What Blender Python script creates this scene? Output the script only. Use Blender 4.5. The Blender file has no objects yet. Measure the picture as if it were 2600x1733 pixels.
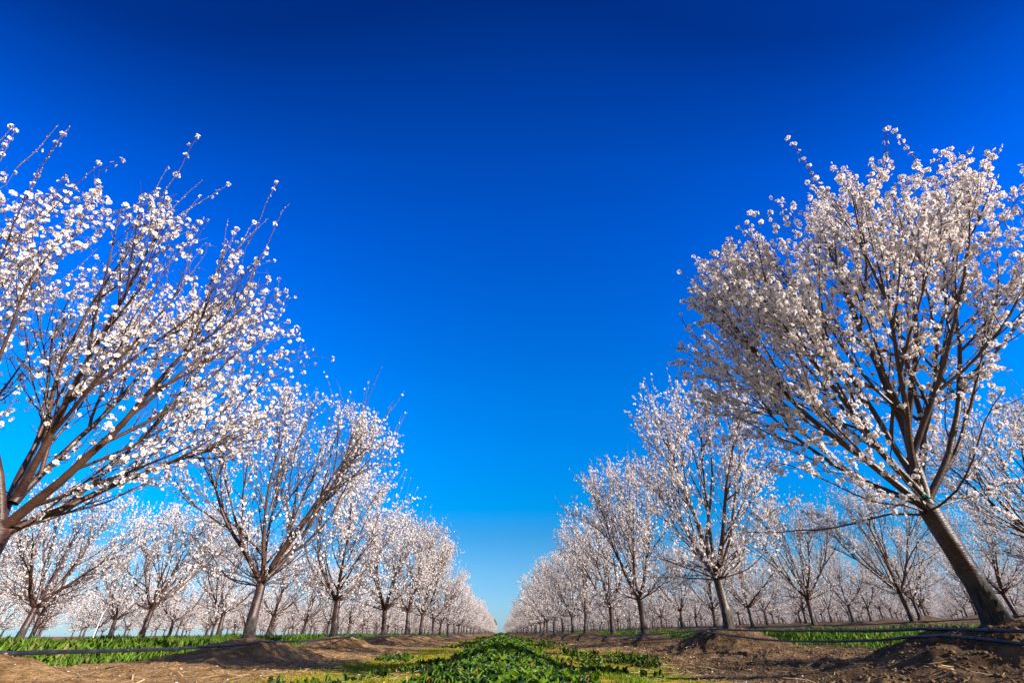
import bpy, math, random
import numpy as np
from mathutils import Vector, Matrix, Quaternion
C = bpy.context.scene
COL = C.collection
R_ = math.radians

# ------------------------------------------------------------------ camera
CAM_H = 0.30
PITCH, YAW, ROLL = 32.6, 1.45, -0.45
cd = bpy.data.cameras.new('camera'); cam = bpy.data.objects.new('camera', cd); COL.objects.link(cam)
cd.lens = 16.0; cd.sensor_width = 36.0; cd.clip_start = 0.05; cd.clip_end = 6000
cam.location = (0, 0, CAM_H)
cam.rotation_euler = (Matrix.Rotation(R_(-YAW), 3, 'Z') @ Matrix.Rotation(R_(90 + PITCH), 3, 'X') @ Matrix.Rotation(R_(ROLL), 3, 'Z')).to_euler()
C.camera = cam

# ------------------------------------------------------------------ light
SUN_AZ, SUN_EL = 121.0, 23.0        # azimuth clockwise from +Y (the view direction)
w = bpy.data.worlds.new('World'); C.world = w; w.use_nodes = True
nt = w.node_tree; N = nt.nodes; Lk = nt.links
bg = N['Background']
sky = N.new('ShaderNodeTexSky'); sky.sky_type = 'NISHITA'; sky.sun_disc = False
sky.sun_elevation = R_(SUN_EL); sky.sun_rotation = R_(SUN_AZ)
sky.altitude = 50; sky.air_density = 1.0; sky.dust_density = 0.3; sky.ozone_density = 2.0
tc = N.new('ShaderNodeTexCoord'); sp = N.new('ShaderNodeSeparateXYZ'); Lk.new(tc.outputs['Generated'], sp.inputs[0])
rp = N.new('ShaderNodeValToRGB'); 
def wm(op, a, b):
    n = N.new('ShaderNodeMath'); n.operation = op
    for k, v in enumerate((a, b)):
        if isinstance(v, float): n.inputs[k].default_value = v
        else: Lk.new(v, n.inputs[k])
    return n.outputs[0]
zz = wm('MULTIPLY', sp.outputs['Z'], wm('ADD', wm('MULTIPLY', wm('MULTIPLY', sp.outputs['X'], sp.outputs['X']), .72), 1.0))
Lk.new(zz, rp.inputs[0])      # polarised, saturated winter sky
def ramp(r, stops):
    e = r.color_ramp.elements
    while len(e) > 1: e.remove(e[-1])
    e[0].position, e[0].color = stops[0][0], (*stops[0][1], 1)
    for p, c in stops[1:]:
        k = e.new(p); k.color = (*c, 1)
SKY_STOPS = [(0.0, (.26, .43, .74)), (0.04, (.25, .435, .72)), (0.10, (.20, .432, .67)), (0.165, (.085, .41, .67)), (0.215, (.0, .45, .82)), (0.32, (.0, .489, 1.02)), (0.44, (.0, .50, 1.16)), (0.59, (.0, .448, 1.28)), (0.72, (.0, .385, 1.3)), (0.82, (.0, .31, 1.15)), (0.90, (.0, .20, .82)), (0.94, (.0, .13, .58))]
ramp(rp, SKY_STOPS)
mx = N.new('ShaderNodeVectorMath'); mx.operation = 'MULTIPLY'
bk = N.new('ShaderNodeMapRange'); bk.interpolation_type = 'SMOOTHSTEP'; Lk.new(sp.outputs['Y'], bk.inputs[0])   # unpolarised sky round the sun
for k_, v_ in zip((1, 2, 3, 4), (.05, -.55, 0.0, 1.0)): bk.inputs[k_].default_value = v_
bm = N.new('ShaderNodeMix'); bm.data_type = 'RGBA'; Lk.new(bk.outputs[0], bm.inputs[0]); Lk.new(rp.outputs[0], bm.inputs[6]); bm.inputs[7].default_value = (.45, .44, .40, 1)
Lk.new(sky.outputs[0], mx.inputs[0]); Lk.new(bm.outputs[2], mx.inputs[1]); Lk.new(mx.outputs[0], bg.inputs[0])
bg.inputs[1].default_value = 0.105
sd = bpy.data.lights.new('sun', 'SUN'); sd.energy = 5.0; sd.angle = R_(0.5); sd.color = (1.0, 0.95, 0.86)
so = bpy.data.objects.new('sun', sd); COL.objects.link(so)
sv = Vector((math.sin(R_(SUN_AZ)) * math.cos(R_(SUN_EL)), math.cos(R_(SUN_AZ)) * math.cos(R_(SUN_EL)), math.sin(R_(SUN_EL))))
so.rotation_euler = sv.to_track_quat('Z', 'Y').to_euler()
C.view_settings.view_transform = 'Standard'; C.view_settings.look = 'None'
C.view_settings.exposure = 1.10; C.view_settings.gamma = 1.0

# ------------------------------------------------------------------ helpers
def tag(o, label=None, cat=None, group=None, kind=None):
    if label: o['label'] = label
    if cat: o['category'] = cat
    if group: o['group'] = group
    if kind: o['kind'] = kind
    return o

def mesh_np(name, V, F, mat, col=None, parent=None, smooth=False, link=True):
    """V (n,3); F list of int arrays, each (m,k) for k-gons"""
    me = bpy.data.meshes.new(name)
    V = np.asarray(V, dtype=np.float32)
    me.vertices.add(len(V)); me.vertices.foreach_set('co', V.ravel())
    F = [np.asarray(f, dtype=np.int32) for f in F if len(f)]
    li = np.concatenate([f.ravel() for f in F])
    tot = np.concatenate([np.full(len(f), f.shape[1], dtype=np.int32) for f in F])
    st = np.concatenate([[0], np.cumsum(tot)[:-1]]).astype(np.int32)
    me.loops.add(len(li)); me.loops.foreach_set('vertex_index', li)
    me.polygons.add(len(tot)); me.polygons.foreach_set('loop_start', st); me.polygons.foreach_set('loop_total', tot)
    if smooth: me.polygons.foreach_set('use_smooth', np.ones(len(tot), dtype=bool))
    if col is not None:
        a = me.attributes.new('Col', 'FLOAT_COLOR', 'POINT')
        c4 = np.ones((len(V), 4), dtype=np.float32); c4[:, :3] = col
        a.data.foreach_set('color', c4.ravel())
    me.update(calc_edges=True); me.validate()
    me.materials.append(mat)
    o = bpy.data.objects.new(name, me)
    if link: COL.objects.link(o)
    if parent: o.parent = parent
    return o

def hash2(ix, iy, seed):
    h = (ix.astype(np.int64) * 374761393 + iy.astype(np.int64) * 668265263 + seed * 1442695041) & 0x7fffffff
    h = ((h ^ (h >> 13)) * 1274126177) & 0x7fffffff
    h = (h ^ (h >> 16)) & 0xffffff
    return h / float(0xffffff)
def vnoise(x, y, seed=0):
    x = np.asarray(x, dtype=float); y = np.asarray(y, dtype=float)
    ix = np.floor(x); iy = np.floor(y); fx = x - ix; fy = y - iy
    fx = fx * fx * (3 - 2 * fx); fy = fy * fy * (3 - 2 * fy)
    a = hash2(ix, iy, seed); b = hash2(ix + 1, iy, seed); c = hash2(ix, iy + 1, seed); d = hash2(ix + 1, iy + 1, seed)
    return (a * (1 - fx) + b * fx) * (1 - fy) + (c * (1 - fx) + d * fx) * fy - 0.5
def fbm(x, y, seed=0, oct=3):
    s = 0; a = 1.0
    for k in range(oct):
        s = s + a * vnoise(x * 2 ** k, y * 2 ** k, seed + k); a *= 0.5
    return s

# ------------------------------------------------------------------ orchard grid
S = 4.15
ROWP = 6.85
XL, XR = -3.56, 3.27
LROWS = [XL - ROWP * j for j in range(0, 7)]
RROWS = [XR + ROWP * j for j in range(0, 20)]
def y0_of(side, j): return (3.62 if side < 0 else (3.50 if j == 0 else 4.55)) 
TREES = []      # (side, row, idx, x, y)
rt = random.Random(5)
for side, rows in ((-1, LROWS), (1, RROWS)):
    for j, X in enumerate(rows):
        for i in range(-1, 75):
            y = y0_of(side, j) + S * i
            jx, jy = rt.uniform(-.1, .1), rt.uniform(-.12, .12)
            if j == 0 and i in (0, 1): jx, jy = (0 if i else (-.12 if side < 0 else .07)), 0
            TREES.append((side, j, i, X + jx, y + jy))
TXY = np.array([(t[3], t[4]) for t in TREES])

def ground_h(x, y, fine=True):
    x = np.asarray(x, dtype=float); y = np.asarray(y, dtype=float)
    z = np.zeros(np.broadcast(x, y).shape)
    z += 0.030 * np.clip(x - 2.2, 0, 32) - 0.0004 * np.clip(-x - 6, 0, 60)
    # berms along the rows and mounds round the trunks
    for side, rows, p in ((-1, LROWS, 0), (1, RROWS, 0)):
        for j, X in enumerate(rows):
            dx = x - X
            m = np.abs(dx) < 3.2
            if not m.any(): continue
            wob = 0.12 * vnoise(y[m] * 0.9 if y.shape else y, X, 31)
            ph = ((y[m] - y0_of(side, j) + S / 2) % S) - S / 2
            d2 = (dx[m] + wob) ** 2
            k = np.round((y[m] - y0_of(side, j)) / S)
            hv = 0.205 + 0.10 * (hash2(k + 100, np.full_like(k, j + (50 if side > 0 else 0)), 3) - 0.5)
            sh = 0.18 * (hash2(k + 200, np.full_like(k, j), 9) - 0.5)
            z[m] += 0.045 * np.exp(-d2 / (2 * 0.75 ** 2)) + hv * np.exp(-(d2 / (2 * 0.46 ** 2) + (ph + sh) ** 2 / (2 * 0.56 ** 2)) ** 1.15)
    # weedy hump in the middle of the lane
    z += (0.03 + 0.11 * np.clip((y - 2.5) / 5.5, 0, 1)) * np.exp(-((x - 0.02) / 0.34) ** 2 * 0.8)
    z += .045 * np.exp(-((x - 3.15) / .8) ** 2 - ((y - 3.45) / .8) ** 2)
    # gentle wheel dips
    z -= 0.02 * np.exp(-((np.abs(x) - 1.35) / 0.35) ** 2)
    if fine:
        lane = np.clip((np.abs(x) - 1.7) / 0.6, 0, 1) * np.clip((5.2 - np.abs(x)) / 0.6, 0, 1)
        near = np.clip(1.3 - y / 40.0, 0.3, 1)
        z += 0.03 * fbm(x * 1.1, y * 1.1, 11, 2) + np.clip(np.abs(x) - 1.9, 0, 1) * 0.035 * fbm(x * 3.1, y * 3.1, 15, 3)
        right = np.where(x > 0, 1.35, 1.15)
        z += near * lane * right * (0.030 * fbm(x * 6, y * 6, 21, 3) + 0.016 * np.clip(vnoise(x * 17, y * 17, 40) - 0.1, 0, 1) * 2)
        z += near * 0.008 * fbm(x * 12, y * 12, 61, 2)
    return z

# ------------------------------------------------------------------ materials
def new_mat(name):
    m = bpy.data.materials.new(name); m.use_nodes = True
    return m, m.node_tree.nodes, m.node_tree.links, m.node_tree.nodes['Principled BSDF']
def noise(N, L, vec, scale, detail=4, rough=.6):
    n = N.new('ShaderNodeTexNoise'); n.inputs['Scale'].default_value = scale; n.inputs['Detail'].default_value = detail
    n.inputs['Roughness'].default_value = rough
    if vec is not None: L.new(vec, n.inputs['Vector'])
    return n.outputs['Fac']
def mathn(N, L, op, a, b=None, clamp=False):
    n = N.new('ShaderNodeMath'); n.operation = op; n.use_clamp = clamp
    for i, v in enumerate((a, b)):
        if v is None: continue
        if isinstance(v, (int, float)): n.inputs[i].default_value = v
        else: L.new(v, n.inputs[i])
    return n.outputs[0]
def mapr(N, L, v, a, b, c=0.0, d=1.0):
    n = N.new('ShaderNodeMapRange'); n.interpolation_type = 'SMOOTHSTEP'
    L.new(v, n.inputs[0])
    for i, q in zip((1, 2, 3, 4), (a, b, c, d)): n.inputs[i].default_value = q
    return n.outputs[0]
def mixc(N, L, f, a, b):
    n = N.new('ShaderNodeMix'); n.data_type = 'RGBA'
    if isinstance(f, (int, float)): n.inputs[0].default_value = f
    else: L.new(f, n.inputs[0])
    for i, v in ((6, a), (7, b)):
        if isinstance(v, tuple): n.inputs[i].default_value = (*v, 1)
        else: L.new(v, n.inputs[i])
    return n.outputs[2]

def mat_ground():
    m, N, L, B = new_mat('soil')
    tc = N.new('ShaderNodeTexCoord').outputs['Object']
    sx = N.new('ShaderNodeSeparateXYZ'); L.new(tc, sx.inputs[0]); X = sx.outputs[0]
    big = noise(N, L, tc, 0.7, 3); mid = noise(N, L, tc, 4.5, 5); fin = noise(N, L, tc, 38, 6, .7)
    dirt = mixc(N, L, mapr(N, L, mid, .35, .68), (.17, .088, .032), (.37, .22, .098))
    dirt = mixc(N, L, mapr(N, L, fin, .52, .68), dirt, (.085, .048, .024))
    dark = mixc(N, L, mapr(N, L, mid, .35, .7), (.060, .032, .015), (.20, .115, .052))
    dark = mixc(N, L, mapr(N, L, fin, .55, .7), dark, (.045, .027, .017))
    rs = mathn(N, L, 'ADD', X, mathn(N, L, 'MULTIPLY', mathn(N, L, 'SUBTRACT', big, .5), 3.0))
    col = mixc(N, L, mapr(N, L, rs, .4, 3.0), dirt, dark)
    # moss carpet in the middle of the lane
    ax = mathn(N, L, 'ABSOLUTE', X)
    e = mathn(N, L, 'ADD', ax, mathn(N, L, 'ADD', mathn(N, L, 'MULTIPLY', mathn(N, L, 'SUBTRACT', big, .5), 2.4), mathn(N, L, 'MULTIPLY', mathn(N, L, 'SUBTRACT', mid, .5), 1.6)))
    mossm = mapr(N, L, e, 1.95, 1.45)
    m2 = noise(N, L, tc, 2.3, 4); m3 = noise(N, L, tc, 14, 4)
    moss = mixc(N, L, mapr(N, L, m2, .42, .58), (.42, .25, .005), (.24, .29, .004))
    moss = mixc(N, L, mapr(N, L, m3, .50, .62), moss, (.06, .10, .006))
    moss = mixc(N, L, mapr(N, L, fin, .6, .75), moss, (.11, .065, .02))
    col = mixc(N, L, mathn(N, L, 'MULTIPLY', mossm, .93), col, moss)
    # green alleys beyond the first rows (every second alley keeps its sward)
    gm = mapr(N, L, mathn(N, L, 'ADD', ax, mathn(N, L, 'MULTIPLY', mathn(N, L, 'SUBTRACT', big, .5), 1.2)), 4.9, 5.4)
    gm2 = mapr(N, L, ax, 9.2, 8.7)
    gg = mathn(N, L, 'MULTIPLY', gm, gm2)
    col = mixc(N, L, gg, col, (.06, .13, .015))
    L.new(col, B.inputs['Base Color']); B.inputs['Roughness'].default_value = .95; B.inputs['Specular IOR Level'].default_value = .15
    bu = N.new('ShaderNodeBump'); bu.inputs['Distance'].default_value = .02; bu.inputs['Strength'].default_value = .9
    v = N.new('ShaderNodeTexVoronoi'); v.inputs['Scale'].default_value = 26; L.new(tc, v.inputs['Vector'])
    hh = mathn(N, L, 'ADD', mathn(N, L, 'MULTIPLY', fin, .8), mathn(N, L, 'MULTIPLY', v.outputs['Distance'], -.6))
    L.new(hh, bu.inputs['Height']); L.new(bu.outputs[0], B.inputs['Normal'])
    return m

def mat_bark():
    m, N, L, B = new_mat('almond_bark')
    tcn = N.new('ShaderNodeTexCoord'); tc = tcn.outputs['Object']
    at = N.new('ShaderNodeAttribute'); at.attribute_name = 'Col'
    sp = N.new('ShaderNodeSeparateColor'); L.new(at.outputs['Color'], sp.inputs[0])
    thick, old = sp.outputs[0], sp.outputs[1]          # limb thickness, rootstock bark
    mp = N.new('ShaderNodeMapping'); mp.inputs['Scale'].default_value = (1, 1, 3.5); L.new(tc, mp.inputs[0])
    mv = N.new('ShaderNodeMapping'); mv.inputs['Scale'].default_value = (1, 1, .22); L.new(tc, mv.inputs[0])
    n1 = noise(N, L, tc, 7, 4); n2 = noise(N, L, mp.outputs[0], 30, 4); n3 = noise(N, L, mv.outputs[0], 55, 5, .7)
    smooth = mixc(N, L, mapr(N, L, n1, .38, .66), (.030, .011, .009), (.065, .027, .019))
    smooth = mixc(N, L, mapr(N, L, n2, .6, .68), smooth, (.15, .10, .075))
    old_c = mixc(N, L, mapr(N, L, n3, .38, .62), (.016, .012, .010), (.085, .065, .054))
    limb = mixc(N, L, mapr(N, L, n1, .35, .65), (.045, .018, .011), (.085, .042, .025))
    twig = mixc(N, L, mapr(N, L, n1, .4, .62), (.065, .028, .022), (.075, .058, .026))
    c = mixc(N, L, mapr(N, L, thick, .06, .30), twig, limb)
    c = mixc(N, L, mapr(N, L, thick, .55, .95), c, smooth)
    c = mixc(N, L, old, c, old_c)
    L.new(c, B.inputs['Base Color'])
    L.new(mapr(N, L, old, 0, 1, .40, .85), B.inputs['Roughness'])
    B.inputs['Specular IOR Level'].default_value = .5
    bu = N.new('ShaderNodeBump'); bu.inputs['Distance'].default_value = .012; bu.inputs['Strength'].default_value = 1.0
    hm = N.new('ShaderNodeMix'); L.new(old, hm.inputs[0]); L.new(mathn(N, L, 'MULTIPLY', n2, .35), hm.inputs[2]); L.new(mathn(N, L, 'MULTIPLY', n3, 2.5), hm.inputs[3])
    L.new(hm.outputs[0], bu.inputs['Height']); L.new(bu.outputs[0], B.inputs['Normal'])
    return m

def mat_leafy(name, trans=.35, rough=.5, spec=.3, rnd=.0, tint=None):
    """colour from the mesh attribute, thin translucent sheet"""
    m, N, L, B = new_mat(name)
    at = N.new('ShaderNodeAttribute'); at.attribute_name = 'Col'
    c = at.outputs['Color']
    L.new(c, B.inputs['Base Color']); B.inputs['Roughness'].default_value = rough; B.inputs['Specular IOR Level'].default_value = spec
    tr = N.new('ShaderNodeBsdfTranslucent'); L.new(c, tr.inputs['Color'])
    ms = N.new('ShaderNodeMixShader'); ms.inputs[0].default_value = trans
    out = N['Material Output']
    L.new(B.outputs[0], ms.inputs[1]); L.new(tr.outputs[0], ms.inputs[2]); L.new(ms.outputs[0], out.inputs[0])
    return m

def mat_simple(name, col, rough=.6, spec=.3):
    m, N, L, B = new_mat(name)
    tc = N.new('ShaderNodeTexCoord').outputs['Object']
    n = noise(N, L, tc, 9, 5)
    c = mixc(N, L, mapr(N, L, n, .45, .7), col, tuple(min(1, v * 1.9 + .012) for v in col))
    L.new(c, B.inputs['Base Color']); B.inputs['Roughness'].default_value = rough; B.inputs['Specular IOR Level'].default_value = spec
    return m
M_SOIL = mat_ground(); M_BARK = mat_bark()
M_PETAL = mat_leafy('almond_blossom', .36, .65, .15)
M_LEAF = mat_leafy('weed_leaf', .35, .45, .28)
M_GRASS = mat_leafy('grass_blade', .40, .5, .3)
M_LITTER = mat_leafy('straw_litter', .15, .8, .1)
M_HOSE = mat_simple('black_hose', (.012, .013, .016), .42, .5)
M_TAPE = mat_simple('green_ribbon', (.01, .22, .13), .5)
M_STAKE = mat_simple('white_stake', (.6, .6, .58), .6)

# ------------------------------------------------------------------ ground: one sheet to the horizon
def graded(a, b, step, g, far):
    out = [b]; s = step
    while out[-1] < far: s *= g; out.append(out[-1] + s)
    return np.concatenate([np.arange(a, b, step), out])
xp = graded(0, 5.6, .033, 1.06, 2500); xs = np.concatenate([-xp[::-1], xp[1:]])
yp = graded(1.2, 9.0, .033, 1.022, 4000); ys = np.concatenate([[-400, -60, -12, -4, -1, .3], yp])
GX, GY = np.meshgrid(xs, ys)
GZ = ground_h(GX.ravel(), GY.ravel())
nx, ny = len(xs), len(ys)
idx = np.arange(nx * ny).reshape(ny, nx)
Fg = np.stack([idx[:-1, :-1], idx[:-1, 1:], idx[1:, 1:], idx[1:, :-1]], -1).reshape(-1, 4)
g = mesh_np('ground', np.stack([GX.ravel(), GY.ravel(), GZ], 1), [Fg], M_SOIL, smooth=True)
tag(g, kind='structure')
def gh(x, y): return float(ground_h(np.array([x]), np.array([y]))[0])

# ------------------------------------------------------------------ tree generator
class Tubes:
    def __init__(s): s.V = []; s.F = []; s.C = []
    def add(s, pts, rad, n, thick, old=None, lump=None):
        b = len(s.V); k = len(pts)
        t = (pts[1] - pts[0]).normalized()
        ref = Vector((1, 0, 0)) if abs(t.x) < .8 else Vector((0, 1, 0))
        u = t.cross(ref).normalized()
        cs = [(math.cos(2 * math.pi * q / n), math.sin(2 * math.pi * q / n)) for q in range(n)]
        for i in range(k):
            if i: t = (pts[min(i + 1, k - 1)] - pts[i - 1]).normalized()
            u = (u - t * u.dot(t)).normalized(); v = t.cross(u)
            r = rad[i]; p = pts[i]; th = thick[i] if isinstance(thick, list) else thick; od = old[i] if old else 0
            for q, (c, d) in enumerate(cs):
                rr = r * (lump(i, q) if lump else 1)
                s.V.append((p.x + rr * (u.x * c + v.x * d), p.y + rr * (u.y * c + v.y * d), p.z + rr * (u.z * c + v.z * d)))
                s.C.append((th, od, 0))
        for i in range(k - 1):
            for q in range(n):
                a = b + i * n + q; a2 = b + i * n + (q + 1) % n
                s.F.append((a, a2, a2 + n, a + n))

def flower_templates(rs):
    T = []
    for k in range(5):
        V = []; Cc = []; F4 = []; F5 = []
        cup = [.25, .45, .12, .6, .35][k]
        for p in range(5):
            a = 2 * math.pi * p / 5 + rs.uniform(-.12, .12); ca, sa = math.cos(a), math.sin(a)
            wd = rs.uniform(.41, .47); ln = rs.uniform(.9, 1.05); cu = cup + rs.uniform(-.15, .15)
            b = len(V)
            for (r, s_, z, c) in ((.10, 0, .02, (.82, .56, .54)), (.66, wd, cu * .55, (.97, .955, .92)), (ln, 0, cu * .75, (.975, .965, .93)), (.66, -wd, cu * .55, (.97, .955, .92))):
                V.append((r * ca - s_ * sa, r * sa + s_ * ca, z)); Cc.append(c)
            F4.append((b, b + 1, b + 2, b + 3))
        b = len(V)
        for p in range(5):
            a = 2 * math.pi * p / 5 + .3; V.append((.22 * math.cos(a), .22 * math.sin(a), .16)); Cc.append((.62, .38, .12) if p % 2 else (.42, .07, .09))
        F5.append((b, b + 1, b + 2, b + 3, b + 4)); b += 5
        for p in range(5):
            a = 2 * math.pi * p / 5; V.append((.27 * math.cos(a), .27 * math.sin(a), -.07)); Cc.append((.13, .045, .03) if p % 2 else (.10, .08, .03))
        F5.append((b + 4, b + 3, b + 2, b + 1, b))
        T.append((np.array(V), np.array(Cc), np.array(F4), np.array(F5)))
    return T
_rs = random.Random(3)
FT = flower_templates(_rs)
OCT_V = np.array([(0, 0, 1.3), (.6, 0, .2), (0, .6, .2), (-.6, 0, .2), (0, -.6, .2), (0, 0, -.7)])
OCT_F = np.array([(0, 1, 2), (0, 2, 3), (0, 3, 4), (0, 4, 1), (5, 2, 1), (5, 3, 2), (5, 4, 3), (5, 1, 4)])

def scatter(T, P, Nn, Sz, rng, colj=.04):
    """copy a template to many points -> V, C"""
    tv, tcl = T
    n = len(P)
    Nn = Nn / (np.linalg.norm(Nn, axis=1, keepdims=True) + 1e-9)
    ref = np.where(np.abs(Nn[:, 2:3]) < .9, np.array([[0, 0, 1.]]), np.array([[1., 0, 0]]))
    U = np.cross(Nn, ref); U /= np.linalg.norm(U, axis=1, keepdims=True) + 1e-9
    W = np.cross(Nn, U)
    a = rng.uniform(0, 6.283, n)[:, None]
    U2 = U * np.cos(a) + W * np.sin(a); W2 = -U * np.sin(a) + W * np.cos(a)
    V = P[:, None, :] + Sz[:, None, None] * (tv[None, :, 0:1] * U2[:, None] + tv[None, :, 1:2] * W2[:, None] + tv[None, :, 2:3] * Nn[:, None])
    Cc = np.broadcast_to(tcl[None], V.shape) * (1 + rng.uniform(-colj, colj, (n, 1, 1)))
    return V.reshape(-1, 3), np.clip(Cc, 0, 1).reshape(-1, 3)

def env_dist(p, d, c, r):
    q = Vector(((p.x - c.x) / r.x, (p.y - c.y) / r.y, (p.z - c.z) / r.z)); e = Vector((d.x / r.x, d.y / r.y, d.z / r.z))
    A = e.dot(e); B = q.dot(e); D = B * B - A * (q.dot(q) - 1)
    if D < 0: return .12
    return max(.1, (-B + math.sqrt(D)) / A)

def make_tree(name, seed, P):
    """P: dict of shape parameters; returns (trunk_obj, branches_obj, crown_obj) in local space, origin at the foot"""
    rd = random.Random(seed); rng = np.random.default_rng(seed)
    c = Vector(P.get('c', (0, 0, 2.35))); er = Vector(P.get('r', (1.95, 1.95, 1.75)))
    fh = P.get('fork', .74); tr = P.get('tr', .064)
    lean = Vector(P.get('lean', (0, 0, 0)))
    T = Tubes(); Bt = Tubes()
    # trunk
    pts = []; rad = []; old = []; k = 15; off = [rd.uniform(-.015, .015) for _ in range(2)]
    graft = P.get('graft', .24)
    for i in range(k):
        t = i / (k - 1); z = -.10 + (fh + .10) * t
        pts.append(Vector((lean.x * t + off[0] * math.sin(t * 5), lean.y * t + off[1] * math.sin(t * 4 + 1), z)))
        rad.append(tr * (1 + .62 * math.exp(-(z + .02) / .10) + .10 * (1 - t) + .22 * max(0, t - .75) * 4 * .25 + (.06 if abs(t - .52) < .05 else 0)))
        old.append(1.0 if z < graft - .03 else (.5 if z < graft + .03 else 0))
    lp = {}
    def lump(i, q):
        key = (i, q)
        if key not in lp: lp[key] = 1 + rd.uniform(-.05, .05) + (.10 * math.sin(q * 2.7 + 1) if i < 6 else .03) + .06 * math.sin(q * 1.9 + i * .25) * (1.5 - i / 15)
        return lp[key]
    T.add(pts, rad, 14, 1.0, old, lump)
    top = pts[-1].copy(); rtop = tr * .98
    # domed top of the trunk where the scaffolds leave
    tdir = (pts[-1] - pts[-3]).normalized()
    T.add([top - tdir * .03, top + tdir * .02, top + tdir * .055, top + tdir * .075], [rtop * .98, rtop * .93, rtop * .6, .004], 14, 1.0, [.3, .6, .9, .9])
    nodes = []      # flower nodes: (pos, axis dir, weight)
    buds = []
    upv = Vector((0, 0, 1))
    def rvec(): return Vector((rd.gauss(0, 1), rd.gauss(0, 1), rd.gauss(0, 1)))
    def grow(p, d, L, r0, r1, up, wob, seg, sides, thick, store=True):
        n = max(2, int(L / seg)); st = L / n
        ps = [p.copy()]; ds = [d.copy()]; rr = [r0]
        for i in range(n):
            d = (d + upv * up * st + rvec() * wob * math.sqrt(st)).normalized()
            p = p + d * st; ps.append(p); ds.append(d); rr.append(r0 + (r1 - r0) * ((i + 1) / n) ** .85)
        if sides == 9:
            rr[0] *= 1.25; Bt.add(ps, rr, sides, [max(thick, 1 - .14 * q) for q in range(len(ps))])
        else: Bt.add(ps, rr, sides, thick)
        return ps, ds, rr
    def child_dir(t, ang, p, outw=.25, upb=.15):
        ax = t.cross(rvec()).normalized()
        d = Quaternion(ax, ang) @ t
        o = Vector((p.x - c.x, p.y - c.y, (p.z - c.z) * .5))
        if o.length > .01: o.normalize()
        return (d + o * outw + upv * upb).normalized()
    L3s = []; tips = []
    dens = P.get('dens', 1.0); sp3 = P.get('sp3', .15); fl3 = P.get('l3', (.25, .75))
    def spawn3(ps, ds, rr, t0):
        for i in range(1, len(ps)):
            seg = (ps[i] - ps[i - 1]).length; ncnt = seg / sp3 * (0 if i / len(ps) < t0 else 1)
            for _ in range(int(ncnt) + (rd.random() < ncnt % 1)):
                f = rd.random(); p = ps[i - 1].lerp(ps[i], f); t = ds[i]
                d = child_dir(t, rd.uniform(.45, 1.05), p, .15, P.get('up3', .22))
                L = min(rd.uniform(*fl3), env_dist(p, d, c, er) * .95 + .22)
                r0 = min(.0062, rr[i] * .6) * (.6 + .6 * L)
                a, b, r = grow(p, d, L, max(r0, .0030), .0018, P.get('trop3', .5), .32, .11, 4, .10)
                L3s.append((a, b)); tips.append((a[-1], b[-1]))
    def l2(p, t, r, ang=None, lf=None):
        d = child_dir(t, ang if ang is not None else rd.uniform(.30, .75), p, .18, P.get('up2', .18))
        if d.z < -.05: d.z = rd.uniform(0, .15); d.normalize()
        L = env_dist(p, d, c, er) * (lf or rd.uniform(.62, 1.08))
        r0 = min(r * .72, .004 + .0095 * L)
        ps, ds, rr = grow(p, d, L, r0, .0035, P.get('trop2', .35), .17, .14, 5, .30)
        spawn3(ps, ds, rr, .08); tips.append((ps[-1], ds[-1])); L3s.append((ps[len(ps) * 2 // 3:], ds[len(ps) * 2 // 3:]))
        # long secondary forks
        for _ in range(P.get('n25', 1)):
            i = rd.randint(max(1, len(ps) // 5), max(1, int(len(ps) * .7)))
            d2 = child_dir(ds[i], rd.uniform(.3, .6), ps[i], .15, .2)
            L2 = env_dist(ps[i], d2, c, er) * rd.uniform(.65, 1.12)
            p2, q2, r2 = grow(ps[i], d2, L2, rr[i] * .72, .003, .3, .18, .14, 4, .22)
            spawn3(p2, q2, r2, .1); tips.append((p2[-1], q2[-1])); L3s.append((p2[len(p2) // 2:], q2[len(p2) // 2:]))
    scaf = P.get('scaf')
    if not scaf:
        ns = P.get('ns', 4); a0 = rd.uniform(0, 6.28)
        scaf = [(a0 + 6.283 * i / ns + rd.uniform(-.35, .35), rd.uniform(*P.get('pol', (.5, .9))), rd.uniform(.55, .8), rd.uniform(.040, .052)) for i in range(ns)]
        scaf.append((rd.uniform(0, 6.28), rd.uniform(.05, .25), .7, .036))
    for s in scaf:
        az, pol, lf, r0 = s[:4]
        d = Vector((math.sin(pol) * math.cos(az), math.sin(pol) * math.sin(az), math.cos(pol)))
        zb = (s[4] if len(s) > 4 else rd.uniform(-.04, .03))
        p0 = top + Vector((0, 0, zb)) + Vector((d.x, d.y, 0)) * rtop * .2
        L = env_dist(p0, d, c, er) * lf
        ps, ds, rr = grow(p0 - d * .03, d, L, r0, r0 * .36, P.get('trop1', .28), .13, .12, 9, .62)
        m = P.get('n2', 8)
        for q in range(m):
            i = min(len(ps) - 1, 2 + int((len(ps) - 2) * (q + rd.random()) / m))
            l2(ps[i], ds[i], rr[i])
        for a in (.12, .35, .5): l2(ps[-1], ds[-1], rr[-1] * 1.25, a, 1.0)
    # low drooping side branches
    for s in P.get('low', []):
        az, zz, L, r0 = s
        d = Vector((math.cos(az), math.sin(az), .38)).normalized()
        p = top + Vector((0, 0, zz - .02))
        ps, ds, rr = grow(p, d, L * .85, r0, .003, .10, .34, .12, 5, .3)
        spawn3(ps, ds, rr, .12); tips.append((ps[-1], ds[-1]))
    # twigs and spurs
    base3 = list(L3s)
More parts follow.
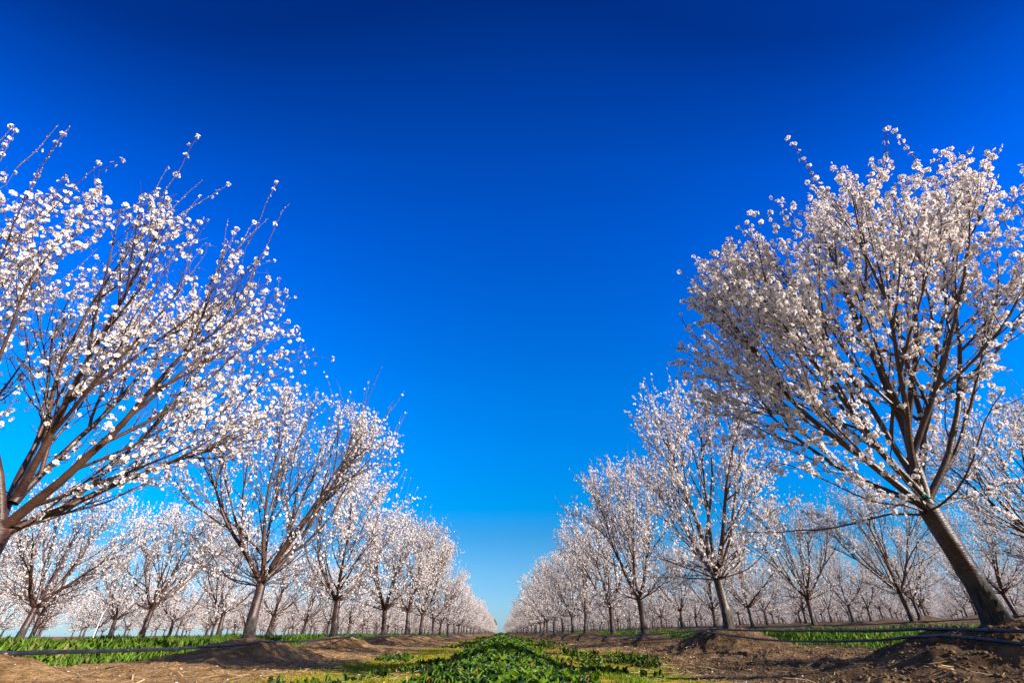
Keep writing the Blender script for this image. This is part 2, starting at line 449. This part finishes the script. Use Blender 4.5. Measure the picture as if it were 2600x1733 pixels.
    for ps, ds in base3:
        for i in range(1, len(ps)):
            seg = (ps[i] - ps[i - 1]).length
            ncnt = seg / P.get('sp4', .12)
            for _ in range(int(ncnt) + (rd.random() < ncnt % 1)):
                p = ps[i - 1].lerp(ps[i], rd.random())
                d = child_dir(ds[i], rd.uniform(.6, 1.3), p, .05, .15)
                L = rd.uniform(.015, .05) if rd.random() < .62 else rd.uniform(.06, P.get('l4', .22))
                a, b, r = grow(p, d, L, .0022, .0014, .5, .4, .10, 3, .03)
                L3s.append((a, b))
    # long upright water shoots above the crown
    shootnodes = []
    tipsu = [t for t in tips if t[0].z > c.z + er.z * P.get('shz', .35)]
    for _ in range(P.get('shoots', 0)):
        if not tipsu: break
        p, t = rd.choice(tipsu)
        d = (t + upv * rd.uniform(.3, 1.2) + rvec() * .15).normalized()
        L = rd.uniform(*P.get('shl', (.35, .85)))
        a, b, r = grow(p, d, L, .0050, .0016, .35, .22, .08, 4, .05)
        for i in range(1, len(a)):
            for q in range(4):
                pp = a[i - 1].lerp(a[i], rd.random()); buds.append((pp, (rvec() * .5 + b[i]).normalized(), rd.uniform(.004, .009)))
            if rd.random() < P.get('shfl', .25): shootnodes.append((a[i], b[i]))
        if rd.random() < .65: shootnodes.append((a[-1], b[-1]))
    # flower nodes
    FP = []; FN = []; FS = []
    fs = P.get('fsize', .0185)
    sd_ = rd.randint(0, 999)
    def patch(p): return float(vnoise(np.array([p.x * 2.6 + p.z * 1.7]), np.array([p.y * 2.6 - p.z * 2.1]), sd_)[0]) + .5
    def cluster(p, t, n):
        for _ in range(n):
            q = rvec(); q = (q - t * q.dot(t) * .7)
            q = (q.normalized() + upv * .10 + t * .25).normalized()
            FP.append(p + q * rd.uniform(.006, .022)); FN.append(q); FS.append(fs * (rd.uniform(.75, 1.1) if rd.random() > .2 else rd.uniform(.45, .7)))
    step = P.get('fstep', .040)
    for ps, ds in L3s:
        pv = patch(ps[len(ps) // 2])
        ps_p = min(1, max(0, dens * (-.10 + 1.75 * pv)))
        er1 = ps[-1]
        inner = math.sqrt(((er1.x - c.x) / er.x) ** 2 + ((er1.y - c.y) / er.y) ** 2 + ((er1.z - c.z) / er.z) ** 2)
        ps_p *= min(1.15, P.get('in0', .45) + .75 * inner)
        for i in range(1, len(ps)):
            seg = (ps[i] - ps[i - 1]).length; nn = seg / step
            for _ in range(int(nn) + (rd.random() < nn % 1)):
                p = ps[i - 1].lerp(ps[i], rd.random())
                if rd.random() < ps_p: cluster(p, ds[i], rd.choice((1, 1, 2, 3, 4, 6)))
                elif rd.random() < .5: buds.append((p, (rvec() + ds[i]).normalized(), rd.uniform(.003, .006)))
    for p, t in shootnodes: cluster(p, t, rd.choice((2, 3, 4)))
    mxn = P.get('maxf', 14000)
    if len(FP) > mxn:
        keep = rd.sample(range(len(FP)), mxn); FP = [FP[i] for i in keep]; FN = [FN[i] for i in keep]; FS = [FS[i] for i in keep]
    FP = np.array([tuple(v) for v in FP]); FN = np.array([tuple(v) for v in FN]); FS = np.array(FS)
    Vs = []; Cs = []; F4 = []; F5 = []; F3 = []; base = 0
    which = rng.integers(0, 5, len(FP))
    for k in range(5):
        m = which == k; n = int(m.sum())
        if not n: continue
        V, Cc = scatter((FT[k][0], FT[k][1]), FP[m], FN[m], FS[m], rng)
        nv = len(FT[k][0]); o = base + np.arange(n)[:, None, None] * nv
        F4.append((FT[k][2][None] + o).reshape(-1, 4)); F5.append((FT[k][3][None] + o).reshape(-1, 5))
        Vs.append(V); Cs.append(Cc); base += len(V)
    if buds:
        BP = np.array([tuple(b[0]) for b in buds]); BN = np.array([tuple(b[1]) for b in buds]); BS = np.array([b[2] for b in buds])
        cc = np.where(rng.random(len(buds))[:, None] < .45, np.array([[.75, .55, .55]]), np.array([[.17, .12, .06]]))
        V, _ = scatter((OCT_V, np.ones((6, 3))), BP + BN * BS[:, None] * 1.2, BN, BS, rng)
        F3.append((OCT_F[None] + base + np.arange(len(buds))[:, None, None] * 6).reshape(-1, 3))
        Vs.append(V); Cs.append(np.repeat(cc, 6, axis=0)); base += len(V)
    trunk = mesh_np('trunk', T.V, [T.F], M_BARK, np.array(T.C), smooth=True, link=False)
    br = mesh_np('branches', Bt.V, [Bt.F], M_BARK, np.array(Bt.C), smooth=True, link=False)
    crown = mesh_np('blossom_crown', np.concatenate(Vs), F4 and [np.concatenate(F4), np.concatenate(F5)] + ([np.concatenate(F3)] if F3 else []), M_PETAL, np.concatenate(Cs), link=False)
    print(name, 'flowers', len(FP), 'buds', len(buds), 'branch faces', len(Bt.F))
    return trunk, br, crown

PI = math.pi
KIND = {}
# near left tree: spreading, thin bloom, many bare shoots
KIND['L1'] = make_tree('L1', 11, dict(c=(-.12, -.10, 2.05), r=(1.88, 1.80, 1.26), fork=.78, tr=.074, lean=(.06, -.05, 0), dens=.49, sp3=.165, l3=(.3, .8), n2=6, sp4=.12,
    scaf=[(-.12, .80, .74, .039), (.62, .92, .66, .032, -.05), (-1.9, .42, .80, .033), (2.6, .55, .75, .031), (1.6, .35, .8, .028, .2), (-.75, .55, .75, .030, .25), (-2.9, .7, .7, .034)],
    trop1=.16, shoots=55, shl=(.25, .75), shfl=.2, shz=.2, maxf=17000, fsize=.0182, low=[(-.2, .0, 1.2, .010), (.5, -.02, .9, .009)]))
# near right tree: dense bloom, limbs fanning up
KIND['R1'] = make_tree('R1', 23, dict(c=(.30, -.05, 2.14), r=(1.84, 1.66, 1.34), fork=.72, tr=.062, lean=(-.15, -.03, 0), in0=1.0, dens=1.04, sp3=.15, l3=(.25, .8), l4=.14, n2=6, sp4=.14,
    scaf=[(-.6, .10, .85, .042), (3.05, .80, .85, .032, .0), (2.85, .98, .85, .024, .03), (-2.6, .62, .8, .028, .12), (-1.5, .5, .75, .027, .22), (.1, .55, .85, .027, .16), (-.35, .85, .9, .026, .05), (1.5, .5, .8, .026, .1), (-.75, .62, .8, .024, .34), (3.3, .35, .8, .024, .30)],
    trop1=.20, up3=.25, shoots=40, shl=(.2, .5), shfl=.85, shz=.1, maxf=36000, fsize=.0195, low=[(3.3, -.03, 1.6, .010), (-2.5, .0, 1.3, .009), (-1.3, .0, 1.2, .009), (-.3, .0, 1.4, .009), (2.6, -.02, 1.5, .009)]))
# others
LW = lambda n, q: [(q + 6.283 * k / n, -.02, 1.75 + .2 * (k % 2), .013) for k in range(n + 3)] + [(q + 2.1 * k, .06, 1.5, .011) for k in range(3)]
KIND['SA'] = make_tree('SA', 31, dict(c=(0, 0, 2.1), r=(2.2, 2.15, 1.6), ns=4, dens=.95, shoots=45, shl=(.3, .8), n2=6, maxf=13000, fsize=.0205, pol=(.6, .95), up2=.10, low=LW(5, .3)))
KIND['SB'] = make_tree('SB', 37, dict(c=(0, 0, 2.1), r=(2.15, 2.1, 1.6), ns=3, dens=.95, shoots=32, n2=7, maxf=13000, fsize=.0205, pol=(.6, 1.0), lean=(.05, .03, 0), up2=.10, low=LW(5, 1.3)))
KIND['SC'] = make_tree('SC', 41, dict(c=(0, 0, 2.05), r=(2.1, 2.15, 1.55), ns=5, dens=.95, shoots=26, n2=5, maxf=13000, fsize=.0205, pol=(.55, .95), lean=(-.06, .0, 0), up2=.10, low=LW(5, 2.1)))
KIND['UA'] = make_tree('UA', 43, dict(c=(0, 0, 2.25), r=(1.75, 1.75, 1.7), ns=4, dens=1.1, shoots=22, shl=(.2, .5), shfl=.7, n2=6, maxf=15000, fsize=.0205, pol=(.35, .75), up2=.12, low=LW(5, .1)))
KIND['UB'] = make_tree('UB', 47, dict(c=(0, 0, 2.2), r=(1.85, 1.8, 1.65), ns=3, dens=1.1, shoots=18, shl=(.2, .5), shfl=.7, n2=7, maxf=15000, fsize=.0205, pol=(.4, .8), lean=(.04, -.04, 0), up2=.12, low=LW(5, 1.1)))
KIND['TH'] = make_tree('TH', 53, dict(c=(0, 0, 2.1), r=(2.0, 2.0, 1.6), ns=4, dens=.7, shoots=45, n2=5, maxf=9000, fsize=.0200, pol=(.6, 1.0), up2=.10, low=LW(4, .7)))
# lighter ones for the background
KIND['BA'] = make_tree('BA', 61, dict(c=(0, 0, 2.0), r=(2.25, 2.2, 1.65), ns=4, dens=1.1, shoots=12, n2=4, n25=1, sp3=.2, sp4=.16, fstep=.06, maxf=7000, fsize=.025, fork=.68, pol=(.6, 1.0), up2=.05, low=LW(7, .2)))
KIND['BB'] = make_tree('BB', 67, dict(c=(0, 0, 2.0), r=(2.2, 2.25, 1.65), ns=3, dens=1.1, shoots=12, n2=5, n25=1, sp3=.2, sp4=.16, fstep=.06, maxf=7000, fsize=.025, fork=.68, pol=(.6, 1.0), up2=.05, low=LW(7, .5)))

ORD = 'zeroth first second third fourth fifth sixth seventh eighth ninth tenth eleventh twelfth thirteenth fourteenth fifteenth sixteenth seventeenth eighteenth nineteenth twentieth'.split()
used_src = {}
def place_tree(kind, x, y, rz, sc, label, group, lift=0.0, tilt=0.0):
    root = bpy.data.objects.new('almond_tree', None); COL.objects.link(root)
    root.location = (x, y, gh(x, y) - .02 + lift); root.rotation_euler = (0, 0, rz); root.scale = (sc, sc, sc * 1.0)
    root.rotation_euler = (Matrix.Rotation(tilt, 3, 'Y') @ Matrix.Rotation(rz, 3, 'Z')).to_euler()
    root.empty_display_size = .3
    for src in KIND[kind]:
        o = src.copy(); COL.objects.link(o); o.parent = root
    tag(root, label, 'tree', group)
    return root

GRP = 'blossoming almond trees planted in orchard rows'
seen_first = {}
def visible(x, y):
    return y > 1.5 and abs(x) < y * 1.02 + 2.4
manual = {(-1, 0, 0): ('L1', 0.0, 1.0, 'almond tree cut by the left frame edge, thin bloom and long bare shoots'),
          (1, 0, 0): ('R1', 0.0, 1.0, 'big almond tree with slanting dark trunk and the densest white bloom, right of the lane'),
          (-1, 0, 1): ('SA', 0.4, 0.96, 'wide almond tree with forked reddish limbs, second in the row left of the lane'),
          (-1, 0, 2): ('SB', 2.6, 0.96, 'almond tree with three heavy limbs, third in the row left of the lane'),
          (-1, 0, 3): ('SC', 1.1, 0.93, 'almond tree with low V shaped limbs, fourth in the row left of the lane'),
          (1, 0, 1): ('UA', 2.6, 0.93, 'upright almond tree with banded reddish trunk, second in the row right of the lane'),
          (1, 0, 2): ('UB', 4.2, 0.97, 'upright almond tree with scarred trunk, third in the row right of the lane'),
          (1, 0, 3): ('UA', 5.0, 0.95, 'upright almond tree, fourth in the row right of the lane')}
cand = []
for (side, j, i, x, y) in TREES:
    if not visible(x, y): continue
    dist = math.hypot(x, y)
    cand.append((dist * (1.0 if j == 0 else 1.6), side, j, i, x, y))
cand.sort()
indiv, rest = cand[:290], cand[290:]
cnt = {}
rr_ = random.Random(77)
first_objs = {}
for (dk, side, j, i, x, y) in sorted(indiv, key=lambda t: (t[1], t[2], t[3])):
    cnt[(side, j)] = cnt.get((side, j), 0) + 1
    n = cnt[(side, j)]
    sname = 'left' if side < 0 else 'right'
    if (side, j, i) in manual:
        kd, rz, sc, lab = manual[(side, j, i)]
    else:
        dist = math.hypot(x, y)
        rz = rr_.uniform(0, 6.283); sc = rr_.uniform(.84, 1.07)
        if dist < 34:
            kd = rr_.choice(('SA', 'SB', 'SC')) if side < 0 else (rr_.choice(('UA', 'UB', 'UA')) if j == 0 else rr_.choice(('TH', 'SC', 'SB', 'TH')))
        else: kd = rr_.choice(('BA', 'BB'))
        if j > 0: sc *= .97
        rn = ['', 'second', 'third', 'fourth', 'fifth', 'sixth', 'seventh', 'eighth', 'ninth', 'tenth'][min(j, 9)]
        if j == 0:
            n0 = i + 1
            lab = (f'blossoming almond tree, {ORD[n0]} in the row directly {sname} of the grassy lane' if 0 < n0 <= 20
                   else f'tiny almond tree near the vanishing end of the row {sname} of the lane')
        else:
            lab = (f'pale blossoming almond tree, {ORD[n]} in view along the {rn} row {sname} of the lane' if n <= 14
                   else f'distant almond tree far along the {rn} row {sname} of the lane')
    t = place_tree(kd, x, y, rz, sc, lab, GRP, tilt=(R_(-3.5) if (side, j, i) == (-1, 0, 1) else (R_(1.2) if j == 0 and i == 1 else (0 if i == 0 and j == 0 else rr_.uniform(-.05, .05)))))
    first_objs.setdefault(kd, t)
    if (side, j, i) == (1, 0, 0): R1ROOT = t
    if side > 0 and j == 1 and n == 1: RB = t
print('individual trees', len(indiv), 'rest', len(rest))

# the rows go on behind the camera: their crowns throw the dappled shade on the near ground
for kd, x, y, rz, sc, lab in (('UA', XR + .1, -1.25, 1.0, .86, 'almond tree of the right row standing just behind the viewpoint, out of view'),
                              ('UB', XR, -5.0, 3.0, .92, 'second almond tree of the right row behind the viewpoint, out of view'),
                              ('SC', XL - .1, -.95, 2.0, .86, 'almond tree of the left row standing just behind the viewpoint, out of view'),
                              ('SB', XR + ROWP, .4, 4.0, .92, 'almond tree of the second right row beside the viewpoint, out of view'),
                              ('TH', XR + ROWP, -3.8, 1.5, .92, 'almond tree of the second right row behind the viewpoint, out of view')):
    place_tree(kd, x, y, rz, sc, lab, GRP)

# far trees: one mass, instanced from the background tree's own meshes
def far_orchard(pts):
    me = bpy.data.meshes.new('far_orchard'); me.from_pydata([(x, y, z) for x, y, z in pts], [], [])
    a = me.attributes.new('rz', 'FLOAT', 'POINT'); a.data.foreach_set('value', [rr_.uniform(0, 6.28) for _ in pts])
    a = me.attributes.new('sc', 'FLOAT', 'POINT'); a.data.foreach_set('value', [rr_.uniform(.86, 1.02) for _ in pts])
    o = bpy.data.objects.new('far_orchard', me); COL.objects.link(o)
    ng = bpy.data.node_groups.new('far_orchard', 'GeometryNodeTree')
    ng.interface.new_socket('Geometry', in_out='INPUT', socket_type='NodeSocketGeometry'); ng.interface.new_socket('Geometry', in_out='OUTPUT', socket_type='NodeSocketGeometry')
    N = ng.nodes; L = ng.links
    gi = N.new('NodeGroupInput'); go = N.new('NodeGroupOutput')
    jn = N.new('GeometryNodeJoinGeometry')
    for c in first_objs['BB'].children:
        oi = N.new('GeometryNodeObjectInfo'); oi.transform_space = 'ORIGINAL'; oi.inputs[0].default_value = c
        L.new(oi.outputs['Geometry'], jn.inputs[0])
    ip = N.new('GeometryNodeInstanceOnPoints'); L.new(gi.outputs[0], ip.inputs['Points']); L.new(jn.outputs[0], ip.inputs['Instance'])
    def attr(nm):
        q = N.new('GeometryNodeInputNamedAttribute'); q.data_type = 'FLOAT'; q.inputs['Name'].default_value = nm; return q.outputs[0]
    cx = N.new('ShaderNodeCombineXYZ'); L.new(attr('rz'), cx.inputs[2]); L.new(cx.outputs[0], ip.inputs['Rotation'])
    cs = N.new('ShaderNodeCombineXYZ'); s_ = attr('sc')
    for k in range(3): L.new(s_, cs.inputs[k])
    L.new(cs.outputs[0], ip.inputs['Scale']); L.new(ip.outputs[0], go.inputs[0])
    md = o.modifiers.new('far_orchard', 'NODES'); md.node_group = ng
    return o
rp_ = np.array([(t[4], t[5]) for t in rest])
rz_ = ground_h(rp_[:, 0], rp_[:, 1])
fo = far_orchard([(a, b, c_ - .02) for (a, b), c_ in zip(rp_, rz_)])
tag(fo, 'mass of far almond trees filling the deep rows behind the nearer trees', 'orchard', kind='stuff')

# ------------------------------------------------------------------ irrigation hoses
def hose(name, x, side, j, label, r=.017, sag=.0, ymax=120, off=0, ymin=-1):
    T = Tubes(); pts = []
    y = y0_of(side, j) - S
    sd = random.Random(int(x * 100))
    while y < ymax:
        a = gh(x, y + off) + r; b = gh(x, y + S + off) + r
        n = 14 if y < 40 else 4
        for k in range(n):
            t = k / n; yy = y + off + S * t
            zz = a + (b - a) * t - (sag + sd.uniform(-.004, .004)) * 4 * t * (1 - t)
            zz = max(zz, gh(x, yy) + r * .8)
            pts.append(Vector((x + .03 * math.sin(yy * 1.3 + j), yy, zz)))
        y += S
    for k in range(len(pts)): pts[k].x += sd.uniform(-.004, .004)
    T.add(pts, [r] * len(pts), 8, 0)
    for k in range(3, min(len(pts) - 2, 120), 5):      # couplings and emitters
        d = (pts[k + 1] - pts[k]).normalized(); a = pts[k] + d * .05
        T.add([a, a + d * .004, a + d * .035, a + d * .04], [r, r * 1.28, r * 1.28, r], 8, 0)
    o = mesh_np('irrigation_hose', T.V, [T.F], M_HOSE, smooth=True)
    tag(o, label, 'hose', 'black irrigation hoses along the tree rows')
hose('h', XL + .30, -1, 0, 'black irrigation hose spanning the soil mounds of the row left of the lane', .014, .02)
hose('h', XR - .22, 1, 0, 'black irrigation hose, upper of the two hoses crossing the slanting trunk on the right', .010, .015)
hose('h', XR - .34, 1, 0, 'black irrigation hose, lower and slacker of the two right of the lane', .0095, .07, ymax=30)
hose('h', XL - ROWP + .2, -1, 1, 'black irrigation hose along the second tree row left of the lane', .011, .03)
hose('h', XR + ROWP - .2, 1, 1, 'black irrigation hose, nearer of two along the second row right of the lane', .011, .02)
hose('h', XR + ROWP + .15, 1, 1, 'black irrigation hose, farther of two along the second row right of the lane', .011, .0)

# ------------------------------------------------------------------ ground cover
def leaf_template(rows, fold, bend):
    """rows: list of (t along, half width)"""
    V = []; F = []
    for i, (t, wd) in enumerate(rows):
        y = -bend * t * t
        V += [(-wd, y + fold * wd, t), (0, y, t), (wd, y + fold * wd, t)]
    for i in range(len(rows) - 1):
        b = i * 3; F += [(b, b + 1, b + 4, b + 3), (b + 1, b + 2, b + 5, b + 4)]
    return np.array(V, dtype=float), np.array(F)
def blades(T, P, dirs, Sz, Wd, colours, rng):
    """T template along +z; dirs = axis of the leaf; blade faces random way"""
    tv, tf = T; n = len(P)
    D = dirs / np.linalg.norm(dirs, axis=1, keepdims=True)
    rnd = rng.normal(size=(n, 3)); rnd[:, 2] = np.abs(rnd[:, 2]) * .3
    U = np.cross(D, rnd); U /= np.linalg.norm(U, axis=1, keepdims=True) + 1e-9
    W = np.cross(D, U)
    V = P[:, None] + (Wd[:, None, None] * tv[None, :, 0:1]) * U[:, None] + (Sz[:, None, None] * tv[None, :, 1:2]) * W[:, None] + (Sz[:, None, None] * tv[None, :, 2:3]) * D[:, None]
    F = (tf[None] + (np.arange(n) * len(tv))[:, None, None]).reshape(-1, 4)
    Cc = np.repeat(colours, len(tv), axis=0)
    return V.reshape(-1, 3), F, Cc

rng = np.random.default_rng(9)
LT = leaf_template([(0, .12), (.3, .25), (.55, .85), (.78, 1.0), (.93, .7), (1.0, .15)], .35, .25)
def weeds(P, size, rng, tilt=.55):
    """rosettes of spoon-shaped leaves at points P (n,3)"""
    m = 6; Pn = np.repeat(P, m, axis=0); n = len(Pn)
    a = rng.uniform(0, 6.283, n); tl = np.abs(rng.normal(0, tilt, n))
    D = np.stack([np.cos(a) * np.sin(tl), np.sin(a) * np.sin(tl), np.cos(tl)], 1)
    Sz = np.repeat(size, m) * rng.uniform(.6, 1.25, n); Wd = Sz * rng.uniform(.12, .20, n)
    g1 = np.array([[.045, .12, .008]]); g2 = np.array([[.17, .27, .010]]); g3 = np.array([[.020, .055, .018]]); g4 = np.array([[.30, .15, .05]])
    f = rng.random((n, 1)); cc = g1 * (1 - f) + g2 * f
    q = rng.random((n, 1)); cc = np.where(q < .32, g3, cc); cc = np.where(q > .975, g4, cc)
    return blades(LT, Pn + D * .0, D, Sz, Wd, cc, rng)
pts = []
for (y0, y1, dens_, sz) in ((1.6, 4.0, 430, .105), (4.0, 8.0, 290, .105), (8, 16, 150, .11), (16, 40, 40, .10), (40, 110, 8, .16)):
    n = int((y1 - y0) * .95 * dens_)
    y = rng.uniform(y0, y1, n); x = rng.normal(0, .30, n) + .02
    edge = .48 + .14 * vnoise(y * 1.4, x * 0 + np.sign(x) * 3, 5)
    k = np.abs(x) < edge + rng.exponential(.10, n); x, y = x[k], y[k]
    z = ground_h(x, y); pts.append((np.stack([x, y, z], 1), np.full(len(x), sz) * (1.15 - .5 * (np.abs(x) / .6)) * np.clip(.70 + (y - 2) * .055, .70, 1.0)))
Pw = np.concatenate([p for p, s_ in pts]); Sw = np.concatenate([s_ for p, s_ in pts])
V, F, Cc = weeds(Pw, Sw, rng, .28)
o = mesh_np('leafy_weeds', V, [F], M_LEAF, Cc, smooth=True)
tag(o, 'dense ridge of broad leafed green weeds running down the middle of the lane', 'weeds', kind='stuff')
# straggling weeds to the sides
pts = []
for (y0, y1, n0, sz) in ((3.0, 8, 4200, .055), (8, 20, 3600, .07), (20, 60, 2300, .10)):
    y = rng.uniform(y0, y1, n0); x = rng.uniform(-1.7, 1.9, n0)
    pn = vnoise(x * 1.5 + 7, y * .8, 77) + .75 * vnoise(x * 4, y * 2.4, 78)
    bias = np.where(x > 0, .02, .0) - .16 * np.clip(np.abs(x) - 1.0, 0, 1) - .34 * rng.random(n0)
    k = (pn + bias) > .06; x, y = x[k], y[k]
    pts.append((np.stack([x, y, ground_h(x, y)], 1), np.full(len(x), sz) * rng.uniform(.5, 1.1, len(x))))
Pw = np.concatenate([p for p, s_ in pts]); Sw = np.concatenate([s_ for p, s_ in pts])
V, F, Cc = weeds(Pw, Sw, rng, .8)
o = mesh_np('low_weeds', V, [F], M_LEAF, Cc * .7, smooth=True)
tag(o, 'scattered low dark green weed patches on the mossy ground beside the ridge', 'weeds', kind='stuff')

GT = leaf_template([(0, .6), (.4, 1.0), (.75, .8), (1.0, .05)], .2, .30)
def grass(xa, xb, ya, yb, n, hgt, wd, label, name='grass', c1=(.055, .13, .010), c2=(.20, .31, .025), far=True, keep=None):
    u = rng.random(n)
    y = ya + (yb - ya) * (u ** 2.2 if far else u); x = rng.uniform(xa, xb, n)
    if keep is not None:
        k = keep(x, y); x, y = x[k], y[k]
    n = len(x); z = ground_h(x, y)
    edge = np.minimum(np.abs(x - xa), np.abs(x - xb)); ed = np.clip(edge / .6, .35, 1)
    hs = hgt * rng.uniform(.55, 1.15, n) * ed * (1 + .45 * vnoise(x * 1.3, y * 1.3, 88)) 
    a = rng.uniform(0, 6.283, n); tl = np.abs(rng.normal(0, .38, n))
    D = np.stack([np.cos(a) * np.sin(tl), np.sin(a) * np.sin(tl), np.cos(tl)], 1)
    f = rng.random((n, 1)) if name == 'grass' else np.clip(.5 + 2.2 * (vnoise(x * 2.1, y * 1.5, 93) + .5 * vnoise(x * 7, y * 4, 94)) + .2 * rng.normal(size=n), 0, 1)[:, None]
    cc = (np.array([c1]) * (1 - f) + np.array([c2]) * f) * rng.uniform(.55, 1.25, (n, 1))
    if name == 'grass': cc = np.where(rng.random((n, 1)) > .965, np.array([[.34, .26, .10]]), cc) * (1 + .5 * vnoise(x * .9, y * .9, 97))[:, None]
    V, F, Cc = blades(GT, np.stack([x, y, z], 1), D, hs, wd * (1 + y / 25.0) * rng.uniform(.7, 1.3, n), cc, rng)
    o = mesh_np(name, V, [F], M_GRASS, Cc, smooth=True)
    tag(o, label, 'grass', kind='stuff')
grass(-9.1, -4.8, 2.5, 60, 52000, .27, .0070, 'lush bright green grass in the alley left of the first row')
grass(5.0, 9.2, 3.0, 60, 52000, .17, .0062, 'lush bright green grass in the alley right of the first row')
def mk(x, y): return (vnoise(x * 2.2, y * 1.6, 91) + .4 * vnoise(x * 8, y * 5, 92)) > -.05
grass(-2.0, 1.6, 2.6, 22, 70000, .024, .0026, 'short yellow green moss and sprouts on the lane floor', 'moss_tufts', (.46, .30, .006), (.16, .26, .005), True, mk)

# clods of soil, straw and fallen petals
def clods(n, label):
    u = rng.random(n); y = 2.4 + 22 * u ** 1.7
    side = np.where(rng.random(n) < .60, 1, -1); x = side * rng.uniform(1.6, 5.0, n)
    z = ground_h(x, y)
    s_ = np.exp(rng.normal(math.log(.0065), .45, n)); s_ = np.clip(s_, .003, .02) * np.where(x > 0, 1.15, .85)
    tv = np.array([(1, 0, 0), (-1, 0, 0), (0, 1, 0), (0, -1, 0), (0, 0, .8), (0, 0, -.6), (.6, .6, .45), (-.6, .6, .4), (-.6, -.6, .45), (.6, -.6, .4)])
    tf = np.array([(0, 6, 9), (0, 2, 6), (2, 1, 7), (2, 7, 6), (1, 3, 8), (1, 8, 7), (3, 0, 9), (3, 9, 8), (4, 6, 7), (4, 7, 8), (4, 8, 9), (4, 9, 6)])
    V = np.stack([x, y, z], 1)[:, None] + s_[:, None, None] * tv[None] * rng.uniform(.6, 1.4, (n, 10, 3))
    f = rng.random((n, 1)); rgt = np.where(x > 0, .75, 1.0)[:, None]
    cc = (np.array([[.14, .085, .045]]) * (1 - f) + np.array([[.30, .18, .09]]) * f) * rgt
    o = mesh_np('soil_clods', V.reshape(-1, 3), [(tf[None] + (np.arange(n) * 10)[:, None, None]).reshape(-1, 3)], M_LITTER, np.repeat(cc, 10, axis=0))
    tag(o, label, 'soil clods', kind='stuff')
clods(42000, 'loose brown soil clods littering the bare strips under the trees')
def slivers(n, name, label, cat, lo, hi, wr, c1, c2, xw, lift=.004):
    u = rng.random(n); y = 2.3 + 14 * u ** 1.6; x = rng.uniform(-xw, xw, n)
    z = ground_h(x, y) + lift
    a = rng.uniform(0, 6.283, n); L = rng.uniform(lo, hi, n); W_ = L * wr if wr < 1 else L * .8
    d = np.stack([np.cos(a), np.sin(a), rng.normal(0, .18, n)], 1); s2 = np.stack([-np.sin(a), np.cos(a), rng.normal(0, .3, n)], 1)
    P = np.stack([x, y, z + .002], 1)
    V = np.stack([P - d * L[:, None] / 2 - s2 * W_[:, None] / 3, P + d * L[:, None] / 2 - s2 * W_[:, None] / 2, P + d * L[:, None] / 2 + s2 * W_[:, None] / 3, P - d * L[:, None] / 2 + s2 * W_[:, None] / 2], 1)
    f = rng.random((n, 1)); cc = np.array([c1]) * (1 - f) + np.array([c2]) * f
    o = mesh_np(name, V.reshape(-1, 3), [np.arange(n * 4).reshape(-1, 4)], M_LITTER, np.repeat(cc, 4, axis=0))
    tag(o, label, cat, kind='stuff')
slivers(4200, 'straw_litter', 'pale dry straw bits strewn over the lane floor', 'straw', .03, .12, .085, (.50, .31, .13), (.70, .50, .26), 2.6, .012)
slivers(2600, 'fallen_petals', 'fallen white blossom petals lying on the soil', 'petals', .009, .014, 2, (.8, .74, .74), (.85, .82, .82), 4.5, .006)

# ------------------------------------------------------------------ small things
def ribbon(parent, z, r, cx, cy):
    T = Tubes()
    T.add([Vector((cx + r * math.cos(a), cy + r * math.sin(a), z + .004 * math.sin(3 * a))) for a in [2 * PI * k / 14 for k in range(15)]], [.004] * 15, 5, 0)
    T.add([Vector((cx, cy - r, z)), Vector((cx + .02, cy - r - .02, z - .025)), Vector((cx + .035, cy - r - .02, z - .06))], [.005, .006, .003], 4, 0)
    T.add([Vector((cx, cy - r, z)), Vector((cx - .025, cy - r - .015, z + .02)), Vector((cx - .05, cy - r - .012, z + .01))], [.005, .006, .003], 4, 0)
    o = mesh_np('tie_ribbon', T.V, [T.F], M_TAPE, smooth=True, parent=parent)
    o['label'] = 'green plastic ribbon tied round the tree'
ribbon(R1ROOT, .80, .055, -.16, -.03)
ribbon(RB, .45, .085, 0, 0)
# thin white stake far behind the left row
T = Tubes()
sx_, sy_ = -17.0, 23.0
T.add([Vector((0, 0, -.1)), Vector((0, 0, .7)), Vector((.01, 0, 1.15)), Vector((.01, 0, 1.16))], [.022, .022, .022, .004], 7, 0)
o = mesh_np('marker_stake', T.V, [T.F], M_STAKE, smooth=True); o.location = (sx_, sy_, gh(sx_, sy_))
tag(o, 'thin white stake standing between dark trunks in the left background', 'stake')

# dark evergreen far beyond the end of the lane
def far_tree(x, y, h):
    root = bpy.data.objects.new('evergreen_tree', None); COL.objects.link(root); root.location = (x, y, gh(x, y))
    T = Tubes(); T.add([Vector((0, 0, -.2)), Vector((.05, 0, h * .4)), Vector((0, .05, h * .85))], [.28, .2, .05], 8, 1.0)
    mesh_np('trunk', T.V, [T.F], M_BARK, np.array(T.C), parent=root, smooth=True)
    n = 2600; d = rng.normal(size=(n, 3)); d /= np.linalg.norm(d, axis=1, keepdims=True)
    rad = rng.uniform(.45, 1, (n, 1)) ** .5 * (1 + .3 * vnoise(d[:, 0] * 3 + 5, d[:, 2] * 3, 8))[:, None]
    P = d * rad * np.array([[h * .38, h * .38, h * .42]]) + np.array([[0, 0, h * .6]])
    cc = np.array([[.03, .07, .02]]) * rng.uniform(.6, 1.8, (n, 1))
    V, F, Cc = blades(GT, P, d + rng.normal(0, .5, (n, 3)), np.full(n, .55), np.full(n, .16), cc, rng)
    mesh_np('crown', V, [F], M_GRASS, Cc, parent=root)
    return root
tag(far_tree(-6.5, 345, 9.0), 'small dark green tree far beyond the end of the lane', 'tree')
